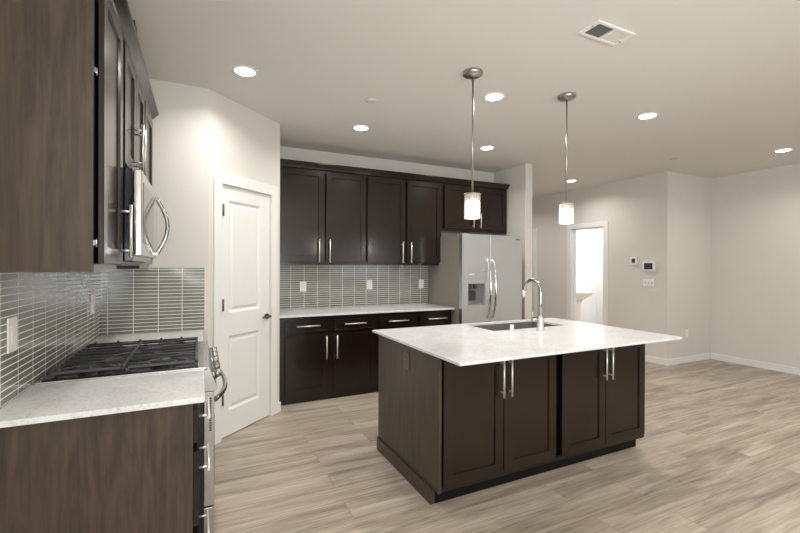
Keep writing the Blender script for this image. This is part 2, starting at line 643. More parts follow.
baseboard('baseboard_hall', [(HX - BBT, HX, RY - BBT, OY0 - 0.085), (HX - BBT, HX, OY1 + 0.085, 6.12)])
baseboard('baseboard_recess', [(HX, RX - BBT, RY - BBT, RY)])
baseboard('baseboard_right', [(RX - BBT, RX, REAR, RY - BBT)])
baseboard('baseboard_wing', [(WX + T, WX + T + BBT, 4.162, 8.0), (WX - 0.0, WX + T, 4.162 - BBT, 4.162)])
baseboard('baseboard_left', [(LW, LW + BBT, REAR, 1.70)])
w = MB()
w.fbox(FP, DS1 + 0.088, PL + BBT * 0.7, 0, BBH, 0.0, BBT, 0.003)
struct('baseboard_pantry', w, 'white')

# ------------------------------------------------------------------ pantry door
w = MB()
cw = 0.078
w.fbox(FP, DS0 - cw, DS0, 0, DH + cw + 0.012, 0.0, 0.016, 0.003)
w.fbox(FP, DS1, DS1 + cw + 0.008, 0, DH + cw + 0.012, 0.0, 0.016, 0.003)
w.fbox(FP, DS0, DS1, DH, DH + cw + 0.012, 0.0, 0.016, 0.003)
w.fbox(FP, DS0 - 0.003, DS0 + 0.0, 0, DH, -T, 0.0)
w.fbox(FP, DS1, DS1 + 0.003, 0, DH, -T, 0.0)
w.fbox(FP, DS0, DS1, DH, DH + 0.003, -T, 0.0)
door1 = w.build('door_1', 'white')
door1['kind'] = 'structure'
w = MB()
# slab with two recessed moulded panels
a0, a1 = DS0 + 0.003, DS1 - 0.003
WD0, WD1 = -0.045, -0.006


def door_slab(w, fr, a0, a1, z0, z1, panels, w0, w1):
    """front with raised-and-recessed panels, built as a grid of strips and moulded insets"""
    us = [a0, panels[0][0], panels[0][1], a1]
    vs = [z0] + [z for p in panels for z in (p[2], p[3])] + [z1]
    bm = w.bm
    for i in range(3):
        for k in range(len(vs) - 1):
            q = (us[i], us[i + 1], vs[k], vs[k + 1])
            is_panel = i == 1 and k % 2 == 1
            def loop(d, ww):
                return [bm.verts.new(fr(*c, ww)) for c in ((q[0] + d, q[2] + d), (q[1] - d, q[2] + d), (q[1] - d, q[3] - d), (q[0] + d, q[3] - d))]
            if not is_panel:
                bm.faces.new(loop(0, w1))
            else:
                L = [loop(0, w1), loop(0.004, w1 - 0.002), loop(0.018, w1 - 0.013), loop(0.028, w1 - 0.014), loop(0.046, w1 - 0.006), loop(0.05, w1 - 0.0055)]
                for a, b in zip(L[:-1], L[1:]):
                    for j in range(4):
                        bm.faces.new([a[j], a[(j + 1) % 4], b[(j + 1) % 4], b[j]])
                bm.faces.new(L[-1])
    A = [bm.verts.new(fr(*c, w1)) for c in ((a0, z0), (a1, z0), (a1, z1), (a0, z1))]
    B = [bm.verts.new(fr(*c, w0)) for c in ((a0, z0), (a1, z0), (a1, z1), (a0, z1))]
    for j in range(4):
        bm.faces.new([A[j], A[(j + 1) % 4], B[(j + 1) % 4], B[j]])
    bm.faces.new(B[::-1])
    bmesh.ops.remove_doubles(bm, verts=bm.verts[:], dist=1e-5)


door_slab(w, FP, a0, a1, 0.012, DH - 0.003, [(0.212, 0.585, 0.212, 0.82), (0.212, 0.585, 1.01, 1.925)], WD0, WD1)
slab = w.build('door_slab', 'white', door1)
w = MB()
hb = FP(0.664, 0.932, WD1)
w.tube([hb, hb + PN * 0.012], 0.026, 20)
w.tube([hb + PN * 0.012, hb + PN * 0.05], 0.010, 12)
w.tube([FP(0.667, 0.932, WD1 + 0.05), FP(0.63, 0.934, WD1 + 0.052), FP(0.565, 0.930, WD1 + 0.046)], 0.009, 10, radii=[0.011, 0.0095, 0.007])
w.build('lever_handle', plain('dark_nickel', srgb(96, 90, 84), 0.3, 0.9), slab)
for z in (1.836, 1.078, 0.327):
    w = MB()
    w.tube([FP(DS0 + 0.007, z - 0.048, 0.018), FP(DS0 + 0.007, z + 0.048, 0.018)], 0.0085, 10)
    w.fbox(FP, DS0 + 0.002, DS0 + 0.014, z - 0.043, z + 0.043, WD1, 0.012)
    w.build('hinge', 'bronze', door1)

# powder room door opening (casing and jamb) and the further hall door
FH = frame((HX, 0, 0), (0, 1, 0), (-1, 0, 0))     # u = world y, w = into the hall


def casing(name, y0, y1, z1):
    w = MB()
    c = 0.082
    w.fbox(FH, y0 - c, y0, 0, z1 + c, 0.0, 0.016, 0.003)
    w.fbox(FH, y1, y1 + c, 0, z1 + c, 0.0, 0.016, 0.003)
    w.fbox(FH, y0, y1, z1, z1 + c, 0.0, 0.016, 0.003)
    w.fbox(FH, y0, y0 + 0.014, 0, z1 - 0.014, -T, 0.0)
    w.fbox(FH, y1 - 0.014, y1, 0, z1 - 0.014, -T, 0.0)
    w.fbox(FH, y0, y1, z1 - 0.014, z1, -T, 0.0)
    # stop
    w.fbox(FH, y0 + 0.014, y0 + 0.026, 0, z1 - 0.014, -0.075, -0.045)
    w.fbox(FH, y1 - 0.026, y1 - 0.014, 0, z1 - 0.014, -0.075, -0.045)
    o = struct(name, w, 'white')
    return o


door2 = casing('door_2', OY0, OY1, OZ)
MB().fbox(FH, OY1 - 0.016, OY1 - 0.013, 0.90, 0.96, -0.035, -0.012).build('strike_plate', 'nickel', door2)
door3 = casing('door_3', 6.21, 6.94, 2.055)
w = MB()
door_slab(w, FH, 6.226, 6.924, 0.012, 2.038, [(6.33, 6.82, 0.22, 0.82), (6.33, 6.82, 1.0, 1.92)], -0.042, -0.008)
w.build('door_slab', 'white', door3)

# ------------------------------------------------------------------ wall tile
def tile_panel(name, box, mat):
    return struct(name, MB().box(*box), mat)


tile_panel('wall_left_tile', (LW, -0.622, 1.70, EW, 0.902, 1.377), 'tile_left')
tile_panel('wall_range_end_tile', (-0.622, 0.0295, 3.483, EW, 0.902, 1.377), 'tile_end')
tile_panel('wall_back_tile', (PX + 0.001, 2.768, 4.804, BW, 0.902, 1.405), 'tile_back')
w = MB().box(2.768, 2.778, 4.801, BW, 0.902, 1.404)
struct('trim_1', w, 'white')
w = MB().box(0.0295, 0.0340, 3.481, EW, 0.902, 1.377)
struct('trim_2', w, 'white')

# ------------------------------------------------------------------ cabinets
FB = frame((0, 4.215, 0), (1, 0, 0), (0, -1, 0))      # base run face frame plane, w toward the room
FU = frame((0, 4.512, 0), (1, 0, 0), (0, -1, 0))      # wall run
FI = frame((0, 2.033, 0), (1, 0, 0), (0, -1, 0))      # island
FLB = frame((-0.024, 0, 0), (0, 1, 0), (1, 0, 0))     # left base
FLU = frame((-0.334, 0, 0), (0, 1, 0), (1, 0, 0))     # left uppers


def add_door(root, fr, u0, u1, v0, v1, handle=None, mat='wood', w0=0.001, stile=0.06, t=0.02):
    d = MB().shaker(fr, u0, u1, v0, v1, w0, t, stile).build('door', mat, root)
    if handle:
        hu, h0, h1 = handle
        bar_pull(fr, hu, h0, h1, w0 + t).build('handle', 'nickel', d)
    return d


def add_drawer(root, fr, u0, u1, v0, v1, handle=None, shaker=False, mat='woodx'):
    mb = MB()
    if shaker:
        mb.shaker(fr, u0, u1, v0, v1, 0.001, 0.02, 0.05)
    else:
        mb.shaker(fr, u0, u1, v0, v1, 0.001, 0.02, 0.014, 0.002, 0.003)
    d = mb.build('drawer', mat, root)
    if handle:
        h0, h1, z = handle
        bar_pull(fr, z, h0, h1, 0.021, True).build('handle', 'nickel', d)
    return d


BASE_LABEL = 'dark two-drawer, two-door base cabinet '
for lab, x0, x1, ds, dh, vh in (
        ('on back wall, next to the white pantry door', PX + 0.002, 1.757, [(0.757, 1.195), (1.26, 1.734)],
         [(0.868, 1.102), (1.367, 1.61)], [1.175, 1.287]),
        ('on back wall, next to the refrigerator', 1.759, 2.716, [(1.782, 2.250), (2.283, 2.708)],
         [(1.875, 2.122), (2.382, 2.626)], [2.21, 2.32])):
    rt_ = thing('base_cabinet', BASE_LABEL + lab, 'cabinet', ((x0 + x1) / 2, 4.5, 0), 'base cabinets on the back wall')
    w = MB()
    w.box(x0, x1, 4.215, BW - 0.002, 0.075, 0.880, 0.001)
    w.build('carcass', 'wood', rt_)
    MB().box(x0, x1, 4.220, 4.25, 0.001, 0.074).build('toe_kick', 'woodx', rt_)
    for (a, b), hh, v in zip(ds, dh, vh):
        add_drawer(rt_, FB, a, b, 0.712, 0.832, (hh[0], hh[1], 0.783))
        add_door(rt_, FB, a, b, 0.085, 0.680, (v, 0.43, 0.672), stile=0.062)

w = MB().box(PX + 0.001, 2.727, 4.147, 4.803, 0.8805, 0.901, 0.002)
tag(w.build('countertop', 'quartz'), 'white speckled quartz countertop along the back wall below the tiles', 'countertop', None)

for lab, x0, x1, z0, ds, hx, hz in (
        ('above the back counter beside the pantry corner', PX + 0.002, 1.7365, 1.405, [(0.715, 1.235), (1.257, 1.725)], [1.172, 1.292], (1.43, 1.685)),
        ('above the back counter, right beside the refrigerator cabinet', 1.7385, 2.766, 1.405, [(1.750, 2.237), (2.264, 2.744)], [2.193, 2.307], (1.43, 1.685)),
        ('mounted above the stainless refrigerator', 2.768, 3.822, 1.845, [(2.797, 3.284), (3.292, 3.79)], [3.225, 3.34], (1.895, 2.10))):
    rt_ = thing('wall_cabinet', 'dark brown two-door wall cabinet ' + lab, 'cabinet', ((x0 + x1) / 2, 4.66, z0), 'wall cabinets on the back wall')
    w = MB()
    w.box(x0, x1, 4.525, BW - 0.002, z0, 2.455, 0.001)
    w.build('carcass', 'wood', rt_)
    for (a, b), h in zip(ds, hx):
        add_door(rt_, FU, a, b, z0 + 0.033, 2.437, (h, hz[0], hz[1]), stile=0.062, w0=0.0)


def crown(pts_a, pts_b, n, mat='woodx'):
    """crown profile swept from a to b, projecting along n"""
    prof = [(0.0, 0.0), (0.010, 0.0), (0.014, 0.012), (0.030, 0.028), (0.046, 0.045), (0.052, 0.050), (0.052, 0.062), (0.0, 0.062)]
    a, b, n = Vector(pts_a), Vector(pts_b), Vector(n)
    mb = MB()
    poly = [a + n * p + Vector((0, 0, q)) for p, q in prof]
    mb.prism(poly, b - a)
    return mb


mb = crown((PX + 0.002, 4.511, 2.4565), (3.822, 4.511, 2.4565), (0, -1, 0))
mb.box(PX + 0.002, 3.822, 4.512, BW - 0.01, 2.4565, 2.475)
tag(mb.build('crown_moulding', 'woodx'), 'dark crown moulding along the top of the back wall cabinets', 'moulding')

# left run -----------------------------------------------------------------
Y0L, YR0, YR1 = 1.742, 2.188, 2.955
rt_ = thing('base_cabinet', 'dark three-drawer base cabinet with plain end panel, nearest the viewer', 'cabinet', (-0.3, 1.96, 0))
w = MB()
w.box(-0.621, -0.024, Y0L + 0.019, YR0 - 0.002, 0.10, 0.880, 0.001)
w.build('carcass', 'wood', rt_)
MB().box(-0.621, -0.024, Y0L, Y0L + 0.018, 0.0, 0.880, 0.001).build('end_panel', 'panel', rt_)
MB().box(-0.10, -0.085, Y0L + 0.02, YR0 - 0.002, 0.001, 0.099).build('toe_kick', 'toe', rt_)
for z0, z1, hz in ((0.715, 0.845, 0.785), (0.395, 0.680, 0.575), (0.105, 0.360, 0.265)):
    add_drawer(rt_, FLB, Y0L + 0.028, YR0 - 0.02, z0, z1, (1.835, 2.095, hz), False, 'wood')
tag(MB().box(-0.621, 0.016, 1.724, YR0, 0.8805, 0.901, 0.002).build('countertop', 'quartz'),
    'white speckled quartz countertop in the near left corner before the range', 'countertop')
rt_ = thing('base_cabinet', 'dark brown base cabinet hidden between the range and the tiled end wall', 'cabinet', (-0.3, 3.2, 0))
MB().box(-0.621, -0.024, YR1 + 0.002, 3.489, 0.10, 0.880, 0.001).build('carcass', 'wood', rt_)
MB().box(-0.10, -0.085, YR1 + 0.002, 3.489, 0.001, 0.099).build('toe_kick', 'toe', rt_)
add_drawer(rt_, FLB, YR1 + 0.03, 3.46, 0.715, 0.845, (3.08, 3.34, 0.785), False, 'wood')
add_door(rt_, FLB, YR1 + 0.03, 3.46, 0.12, 0.68, (3.01, 0.42, 0.66))
tag(MB().box(-0.621, 0.016, YR1, 3.482, 0.8805, 0.901, 0.002).build('countertop', 'quartz'),
    'white quartz countertop strip between the range and the tiled end wall', 'countertop')

TOPL = 2.44
for lab, y0, y1, z0, ds in (
        ('with plain end panel, nearest the viewer', Y0L, YR0 - 0.001, 1.373, [(Y0L + 0.03, 2.168, (2.13, 1.43, 1.66))]),
        ('mounted directly above the microwave', YR0 + 0.001, YR1 - 0.001, 1.836, [(2.225, 2.578, (2.535, 1.90, 2.13)), (2.584, 2.935, (2.63, 1.90, 2.13))]),
        ('in the corner past the microwave', YR1 + 0.001, 3.489, 1.373, [(2.985, 3.415, (3.03, 1.43, 1.66))])):
    rt_ = thing('wall_cabinet', 'dark brown wall cabinet on the left wall ' + lab, 'cabinet', (-0.48, (y0 + y1) / 2, z0), 'wall cabinets over the range')
    near = y0 == Y0L
    w = MB()
    w.box(-0.621, -0.334, y0 + (0.017 if near else 0), y1, z0, TOPL, 0.001)
    w.build('carcass', 'wood', rt_)
    if near:
        MB().box(-0.621, -0.334, y0, y0 + 0.016, z0, TOPL, 0.001).build('end_panel', 'panel', rt_)
    for a, b, h in ds:
        d = add_door(rt_, FLU, a, b, z0 + 0.028, TOPL - 0.03, h, w0=0.010, stile=0.062, t=0.016)
    if near:
        for z in (2.06, 1.46):
            w = MB()
            w.tube([(-0.329, Y0L + 0.026, z), (-0.329, Y0L + 0.026, z + 0.03)], 0.0035, 8)
            w.box(-0.3338, -0.329, Y0L + 0.012, Y0L + 0.029, z + 0.006, z + 0.024)
            w.build('hinge', 'dark_chrome', rt_)
mb = crown((-0.330, Y0L, TOPL + 0.001), (-0.330, 3.489, TOPL + 0.001), (1, 0, 0))
mb.box(-0.621, -0.331, Y0L, 3.489, TOPL + 0.001, TOPL + 0.018)
tag(mb.build('crown_moulding', 'wood'), 'dark crown moulding along the top of the left wall cabinets', 'moulding')
b0 = tag(MB().box(-0.31, -0.2785, 2.28, 2.36, TOPL + 0.0635, TOPL + 0.100).build('shim_block', 'black'),
         'small black block lying on the left crown moulding', 'block')

# ------------------------------------------------------------------ gas range
rng = thing('gas_range', 'stainless slide-in gas range with black cast iron grates', 'range', (-0.28, 2.57, 0))
ya, yb = YR0 + 0.004, YR1 - 0.004
MB().box(-0.60, 0.015, ya, yb, 0.02, 0.893, 0.002).build('body', 'black', rng)
w = MB()
w.box(-0.615, 0.030, ya - 0.0, yb + 0.0, 0.8935, 0.908, 0.002)
w.build('cooktop', 'steel_h', rng)
w = MB()
w.box(-0.60, -0.008, ya + 0.02, yb - 0.02, 0.9085, 0.914, 0.002)
w.build('burner_tray', 'enamel', rng)
# burners
for bx_, by_, rr in ((-0.47, ya + 0.15, 0.040), (-0.17, ya + 0.15, 0.050), (-0.32, (ya + yb) / 2, 0.045), (-0.47, yb - 0.15, 0.036), (-0.17, yb - 0.15, 0.048)):
    w = MB()
    w.lathe((bx_, by_, 0.9145), [(rr + 0.012, 0), (rr + 0.012, 0.008), (rr, 0.010), (rr, 0.016), (rr * 0.9, 0.021), (rr * 0.3, 0.023)], 24)
    w.build('burner', 'iron', rng)
# three grates
gx0, gx1 = -0.585, -0.012
n3 = (yb - ya - 0.05) / 3
for k in range(3):
    g0 = ya + 0.025 + k * n3 + 0.003
    g1 = g0 + n3 - 0.006
    gm = (g0 + g1) / 2
    zt, bw = 0.942, 0.0055
    w = MB()
    for y in (g0 + bw, g1 - bw):
        w.box(gx0, gx1, y - bw, y + bw, zt - 0.014, zt, 0.002, 1)
    for x in (gx0 + bw, gx1 - bw):
        w.box(x - bw, x + bw, g0, g1, zt - 0.014, zt, 0.002, 1)
    for x in (gx0 + bw, gx1 - bw, (gx0 + gx1) / 2):
        for y in (g0 + bw, g1 - bw):
            w.box(x - bw, x + bw, y - bw, y + bw, 0.9145, zt, 0.001, 1)
    w.box(gx0 + 0.262, gx0 + 0.273, g0, g1, zt - 0.012, zt, 0.002, 1)
    for y in (g0 + n3 * 0.30, g0 + n3 * 0.68):
        w.box(gx0, gx1, y - 0.0045, y + 0.0045, zt - 0.011, zt, 0.002, 1)
    centres = [(-0.45, gm), (-0.15, gm)] if k != 1 else [(-0.30, gm)]
    for cx_, cy_ in centres:
        for a in range(4):
            an = a * math.pi / 2 + math.pi / 4
            dx, dy = math.cos(an), math.sin(an)
            pts = [(cx_ + dx * 0.03, cy_ + dy * 0.03, zt - 0.002), (cx_ + dx * 0.085, cy_ + dy * 0.085, zt + 0.001), (cx_ + dx * 0.155, cy_ + dy * 0.118 , zt - 0.005)]
            w.tube(pts, 0.0045, 6)
    # upturned finger tips along the outer edges
    for j in range(5):
        x = gx0 + 0.04 + j * 0.11
        for y in ((g0 + bw,) if k == 0 else ()) + ((g1 - bw,) if k == 2 else ()):
            w.box(x - 0.006, x + 0.006, y - bw, y + bw, zt, zt + 0.009, 0.002, 1)
    w.build('grate', 'iron', rng)
# sloped control panel
prof = [(0.016, 0.790), (0.070, 0.790), (0.075, 0.800), (0.040, 0.906), (0.031, 0.908), (0.016, 0.893)]
w = MB().prism([(x, ya, z) for x, z in prof], (0, yb - ya, 0))
w.build('control_panel', 'appliance_steel', rng)
kn = Vector((0.949, 0, 0.313)).normalized()
for k in range(5):
    y = ya + 0.075 + k * (yb - ya - 0.15) / 4
    c = Vector((0.0585, y, 0.850))
    w = MB()
    w.tube([c, c + kn * 0.008], 0.026, 18)
    w.tube([c + kn * 0.008, c + kn * 0.034], 0.021, 18, radii=[0.0215, 0.018])
    kt = Vector((-kn.z, 0, kn.x))
    w.box(c.x + kn.x * 0.034 - 0.004, c.x + kn.x * 0.034 + 0.006, y - 0.004, y + 0.004, c.z + kn.z * 0.034 - 0.016, c.z + kn.z * 0.034 + 0.016, 0.001, 1)
    w.build('knob', 'dark_chrome', rng)
w = MB().box(0.016, 0.062, ya + 0.002, yb - 0.002, 0.235, 0.785, 0.003)
od = w.build('oven_door', 'appliance_steel', rng)
MB().box(0.0625, 0.066, ya + 0.10, yb - 0.10, 0.33, 0.64).build('oven_window', 'gloss_black', od)
w = MB()
for k in range(14):
    z = 0.755 - k * 0.0118
    w.box(0.040, 0.050, ya - 0.0006, ya + 0.0018, z - 0.0036, z + 0.0036)
w.build('side_vent', 'black', od)
pts = []
for k in range(25):
    s = k / 24
    y = ya + 0.02 + s * (yb - ya - 0.04)
    bow = 1 - abs(2 * s - 1) ** 2.6
    pts.append((0.066 + 0.060 * bow, y, 0.742))
w = MB().tube(pts, 0.0125, 12)
w.build('handle', 'dark_chrome', od)
w = MB().box(0.016, 0.062, ya + 0.002, yb - 0.002, 0.055, 0.228, 0.003)
w.build('drawer', 'appliance_steel', rng)
for sx in (-0.55, -0.03):
    for sy in (ya + 0.05, yb - 0.05):
        MB().lathe((sx, sy, 0.0), [(0.018, 0), (0.018, 0.02)], 12).build('foot', 'black', rng)

# ------------------------------------------------------------------ microwave over the range
mwv = thing('microwave', 'stainless over-the-range microwave with bowed chrome handle', 'microwave', (-0.44, 2.57, 1.43))
MB().box(-0.620, -0.275, ya, yb, 1.415, 1.832, 0.002).build('body', 'gloss_black', mwv)
md = MB().box(-0.273, -0.240, ya, yb, 1.440, 1.830, 0.004).build('door', 'polished_steel', mwv)
MB().box(-0.2398, -0.2385, ya + 0.06, yb - 0.24, 1.50, 1.78, 0.0005, 1).build('door_glass', 'smoked_glass', md)
pts = []
for k in range(21):
    s = k / 20
    pts.append((-0.232 + 0.055 * math.sin(math.pi * s), yb - 0.135, 1.462 + s * 0.325))
w = MB().tube(pts, 0.0115, 10)
w.box(-0.2395, -0.225, yb - 0.147, yb - 0.123, 1.452, 1.474, 0.003)
w.box(-0.2395, -0.225, yb - 0.147, yb - 0.123, 1.775, 1.797, 0.003)
w.build('handle', 'dark_chrome', md)
w = MB()
w.box(-0.56, -0.30, ya + 0.06, yb - 0.06, 1.400, 1.4145, 0.002)
for k in range(9):
    w.box(-0.55 + k * 0.028, -0.54 + k * 0.028, ya + 0.07, yb - 0.07, 1.394, 1.3995)
w.build('grease_filter', 'fridge_side', mwv)

# ------------------------------------------------------------------ refrigerator
fr0, fr1, frm, fy = 2.730, 3.628, 3.130, 4.002
fg = thing('refrigerator', 'stainless side-by-side refrigerator with water and ice dispenser', 'refrigerator', (3.18, 4.4, 0))
MB().box(fr0 + 0.004, fr1 - 0.004, fy + 0.075, 4.79, 0.03, 1.758, 0.004).build('body', 'fridge_side', fg)
MB().box(fr0 + 0.01, fr1 - 0.01, fy + 0.03, fy + 0.074, 0.03, 0.10).build('base_grille', 'black', fg)
for sx in (fr0 + 0.07, fr1 - 0.07):
    MB().lathe((sx, 4.2, 0.0), [(0.02, 0), (0.02, 0.03)], 12).build('foot', 'black', fg)
for sx in (fr0 + 0.06, fr1 - 0.06):
    MB().box(sx - 0.045, sx + 0.045, fy + 0.012, fy + 0.14, 1.7795 - 0.021, 1.7795 - 0.001, 0.004).build('hinge_cover', 'grey_plastic', fg)
FF = frame((0, fy, 0), (1, 0, 0), (0, -1, 0))
# left door is built round the dispenser opening
dx0, dx1, dz0, dz1 = 2.803, 3.062, 0.930, 1.340
cz1 = 1.190
w = MB()
dl0, dl1 = fr0, frm - 0.003
w.fbox(FF, dl0, dx0, 0.11, 1.772, -0.06, 0.0)
w.fbox(FF, dx1, dl1, 0.11, 1.772, -0.06, 0.0)
w.fbox(FF, dx0, dx1, 0.11, dz0, -0.06, 0.0)
w.fbox(FF, dx0, dx1, dz1, 1.772, -0.06, 0.0)
w.fbox(FF, dx0, dx1, dz0, dz1, -0.06, -0.055)
bmesh.ops.remove_doubles(w.bm, verts=w.bm.verts[:], dist=1e-5)
ld = w.build('freezer_door', 'steel', fg)
w = MB()
t_ = 0.010
w.fbox(FF, dx0, dx1, dz0, dz0 + t_, -0.054, 0.004); w.fbox(FF, dx0, dx1, dz1 - t_, dz1, -0.054, 0.004)
w.fbox(FF, dx0, dx0 + t_, dz0 + t_, dz1 - t_, -0.054, 0.004); w.fbox(FF, dx1 - t_, dx1, dz0 + t_, dz1 - t_, -0.054, 0.004)
w.fbox(FF, dx0 + t_, dx1 - t_, cz1, dz1 - t_, -0.054, 0.002)
w.build('dispenser_panel', 'grey_plastic', ld)
w = MB()
w.fbox(FF, dx0 + t_, dx1 - t_, dz0 + t_, cz1, -0.054, -0.050)
w.fbox(FF, dx0 + t_, dx1 - t_, dz0 + t_, dz0 + t_ + 0.012, -0.050, 0.0)
w.build('dispenser_recess', 'mid_plastic', ld)
w = MB()
w.fbox(FF, dx0 + 0.03, dx0 + 0.075, cz1 - 0.075, cz1 - 0.004, -0.049, -0.012, 0.006)
w.fbox(FF, dx0 + 0.115, dx0 + 0.150, cz1 - 0.060, cz1 - 0.004, -0.049, -0.012, 0.006)
w.fbox(FF, dx0 + 0.03, dx0 + 0.15, dz0 + 0.06, cz1 - 0.08, -0.049, -0.040, 0.004)
w.build('dispenser_paddle', 'dark_plastic', ld)
MB().fbox(FF, dx0 + 0.02, dx0 + 0.10, dz1 - 0.045, dz1 - 0.032, 0.002, 0.003).build('dispenser_display', 'plastic', ld)
rd = MB().fbox(FF, frm + 0.003, fr1, 0.11, 1.772, -0.06, 0.0, 0.006, 3).build('refrigerator_door', 'steel', fg)
for d_, hx in ((ld, frm - 0.038), (rd, frm + 0.038)):
    pts = []
    for k in range(21):
        s = k / 20
        pts.append(FF(hx, 0.78 + s * 0.70, 0.012 + 0.055 * (1 - abs(2 * s - 1) ** 2.2)))
    radii = [0.010 + 0.008 * math.sin(math.pi * k / 20) for k in range(21)]
    w = MB().tube(pts, 0.015, 12, radii=radii)
    w.fbox(FF, hx - 0.012, hx + 0.012, 0.775, 0.80, 0.0005, 0.02, 0.003); w.fbox(FF, hx - 0.012, hx + 0.012, 1.46, 1.485, 0.0005, 0.02, 0.003)
    w.build('handle', 'mirror_steel', d_)
w = MB()
for k, wd in enumerate((0.010, 0.012, 0.008, 0.012, 0.010)):
    u = fr1 - 0.105 + k * 0.014
    w.fbox(FF, u, u + wd, 1.722, 1.734, 0.0005, 0.002)
w.build('badge', 'dark_plastic', rd)

# ------------------------------------------------------------------ island
IX0, IX1, IY0, IY1 = 1.198, 3.087, 1.773, 2.972
CX0, CX1, CY1 = 1.227, 3.057, 2.915
TOEY = 2.098
w = MB().box(CX0, CX0 + 0.018, 2.024, CY1, 0.094, 0.884, 0.001)
isl = thing('island_end_panel', 'dark brown island end panel facing the range with skirting board', 'panel', (CX0, 2.47, 0))
w.build('panel', 'panel', isl)
w = MB().box(CX0 - 0.013, CX0 + 0.018, TOEY, CY1, 0.0, 0.093, 0.002)
w.build('skirting', 'panel', isl)
MID = 2.150
for lab, x0, x1, ds, hx in (
        ('next to its end panel, left of the pair', CX0 + 0.019, MID, [(1.253, 1.683), (1.690, 2.122)], [1.657, 1.719]),
        ('at its right end below the overhang', MID + 0.001, CX1, [(2.180, 2.599), (2.605, 3.036)], [2.567, 2.63])):
    rt_ = thing('island_cabinet', 'dark brown two-door cabinet of the island ' + lab, 'cabinet', ((x0 + x1) / 2, 2.47, 0), 'island cabinets')
    w = MB()
    right = x1 == CX1
    # open box so the sink bowl can hang inside
    w.box(x0, x1, 2.033, 2.053, 0.095, 0.127); w.box(x0, x1, 2.033, 2.053, 0.862, 0.884)
    w.box(x0, x1, 2.062, 2.072, 0.127, 0.862)
    if right:
        w.box(x1 - 0.03, x1, 2.033, 2.062, 0.127, 0.862)
    w.box(x0, x1, 2.940, 2.955, 0.0, 0.884, 0.001)
    w.box(x0, x0 + 0.016, 2.072, 2.940, 0.095, 0.64 if right else 0.884)
    w.box(x1 - 0.016, x1, 2.072, 2.940, 0.095, 0.884 if right else 0.64)
    w.box(x0 + 0.016, x1 - 0.016, 2.072, 2.940, 0.095, 0.111)
    w.build('carcass', 'wood', rt_)
    MB().box(x0, x1, TOEY, TOEY + 0.015, 0.0, 0.094).build('toe_kick', 'toe', rt_)
    for (a, b), h in zip(ds, hx):
        add_door(rt_, FI, a, b, 0.128, 0.858, (h, 0.60, 0.838), stile=0.062)
# worktop with a rectangular sink cut-out
SX0, SX1, SY0, SY1 = 2.025, 2.79, 2.54, 2.93
w = MB()
zt0, zt1 = 0.8852, 0.901
bm = w.bm
c = 0.0025
def rect(x0, x1, y0, y1, z): return [bm.verts.new(p) for p in ((x0, y0, z), (x1, y0, z), (x1, y1, z), (x0, y1, z))]
L = [rect(SX0, SX1, SY0, SY1, zt0), rect(IX0, IX1, IY0, IY1, zt0), rect(IX0, IX1, IY0, IY1, zt1 - c), rect(IX0 + c, IX1 - c, IY0 + c, IY1 - c, zt1), rect(SX0, SX1, SY0, SY1, zt1)]
for a, b in zip(L, L[1:] + L[:1]):
    for k in range(4):
        bm.faces.new([a[k], a[(k + 1) % 4], b[(k + 1) % 4], b[k]])
tag(w.build('island_countertop', 'quartz'), 'large white speckled quartz island countertop with sink cut-out', 'countertop')
# undermount sink
w = MB()
bm = w.bm
zb = 0.68
e = 0.006
L = [rect(SX0 - 0.02, SX1 + 0.02, SY0 - 0.02, SY1 + 0.0, 0.8848), rect(SX0 + 0.001, SX1 - 0.001, SY0 + 0.001, SY1 - 0.001, 0.8848),
     rect(SX0 + 0.006, SX1 - 0.006, SY0 + 0.006, SY1 - 0.006, zb + 0.03), rect(SX0 + 0.03, SX1 - 0.03, SY0 + 0.03, SY1 - 0.03, zb)]
for a, b in zip(L[:-1], L[1:]):
    for k in range(4):
        bm.faces.new([a[k], a[(k + 1) % 4], b[(k + 1) % 4], b[k]])
bm.faces.new(L[-1])
snk = thing('undermount_sink', 'undermount stainless sink set in the island countertop', 'sink', ((SX0 + SX1) / 2, (SY0 + SY1) / 2, zb))
w.build('bowl', 'sink_steel', snk)
MB().lathe(((SX0 + SX1) / 2, (SY0 + SY1) / 2, zb + 0.0005), [(0.045, 0), (0.045, 0.003), (0.03, 0.004), (0.01, 0.002)], 20).build('drain', 'chrome', snk)
# faucet
FX, FY = 2.385, 2.425
fc = thing('kitchen_faucet', 'tall chrome gooseneck faucet beside the island sink', 'faucet', (FX, FY, 0.9015))
w = MB()
w.lathe((FX, FY, 0.9015), [(0.029, 0), (0.029, 0.008), (0.025, 0.012), (0.0235, 0.085), (0.021, 0.10), (0.016, 0.105)], 24)
w.build('base', 'nickel', fc)
w = MB()
pts = [(FX, FY, 1.005), (FX, FY, 1.10), (FX, FY, 1.19)]
rr = 0.088
for k in range(1, 14):
    a = math.pi * k / 14 * 1.0
    pts.append((FX, FY + rr - rr * math.cos(a), 1.195 + rr * math.sin(a) * 1.08))
pts.append((FX, FY + 2 * rr + 0.004, 1.20))
w.tube(pts, 0.0125, 14)
spout = w.build('spout', 'dark_chrome', fc)
w = MB()
w.tube([(FX, FY + 2 * rr + 0.004, 1.205), (FX, FY + 2 * rr + 0.008, 1.19), (FX, FY + 2 * rr + 0.013, 1.14)], 0.015, 14, radii=[0.0135, 0.0155, 0.0165])
w.build('spray_head', 'nickel', fc)
w = MB()
w.tube([(FX - 0.018, FY, 0.990), (FX - 0.085, FY, 0.990)], 0.014, 12, radii=[0.016, 0.013])
w.tube([(FX - 0.080, FY, 0.995), (FX - 0.080, FY, 1.085)], 0.0055, 10, radii=[0.007, 0.0045])
w.build('lever', 'dark_chrome', fc)
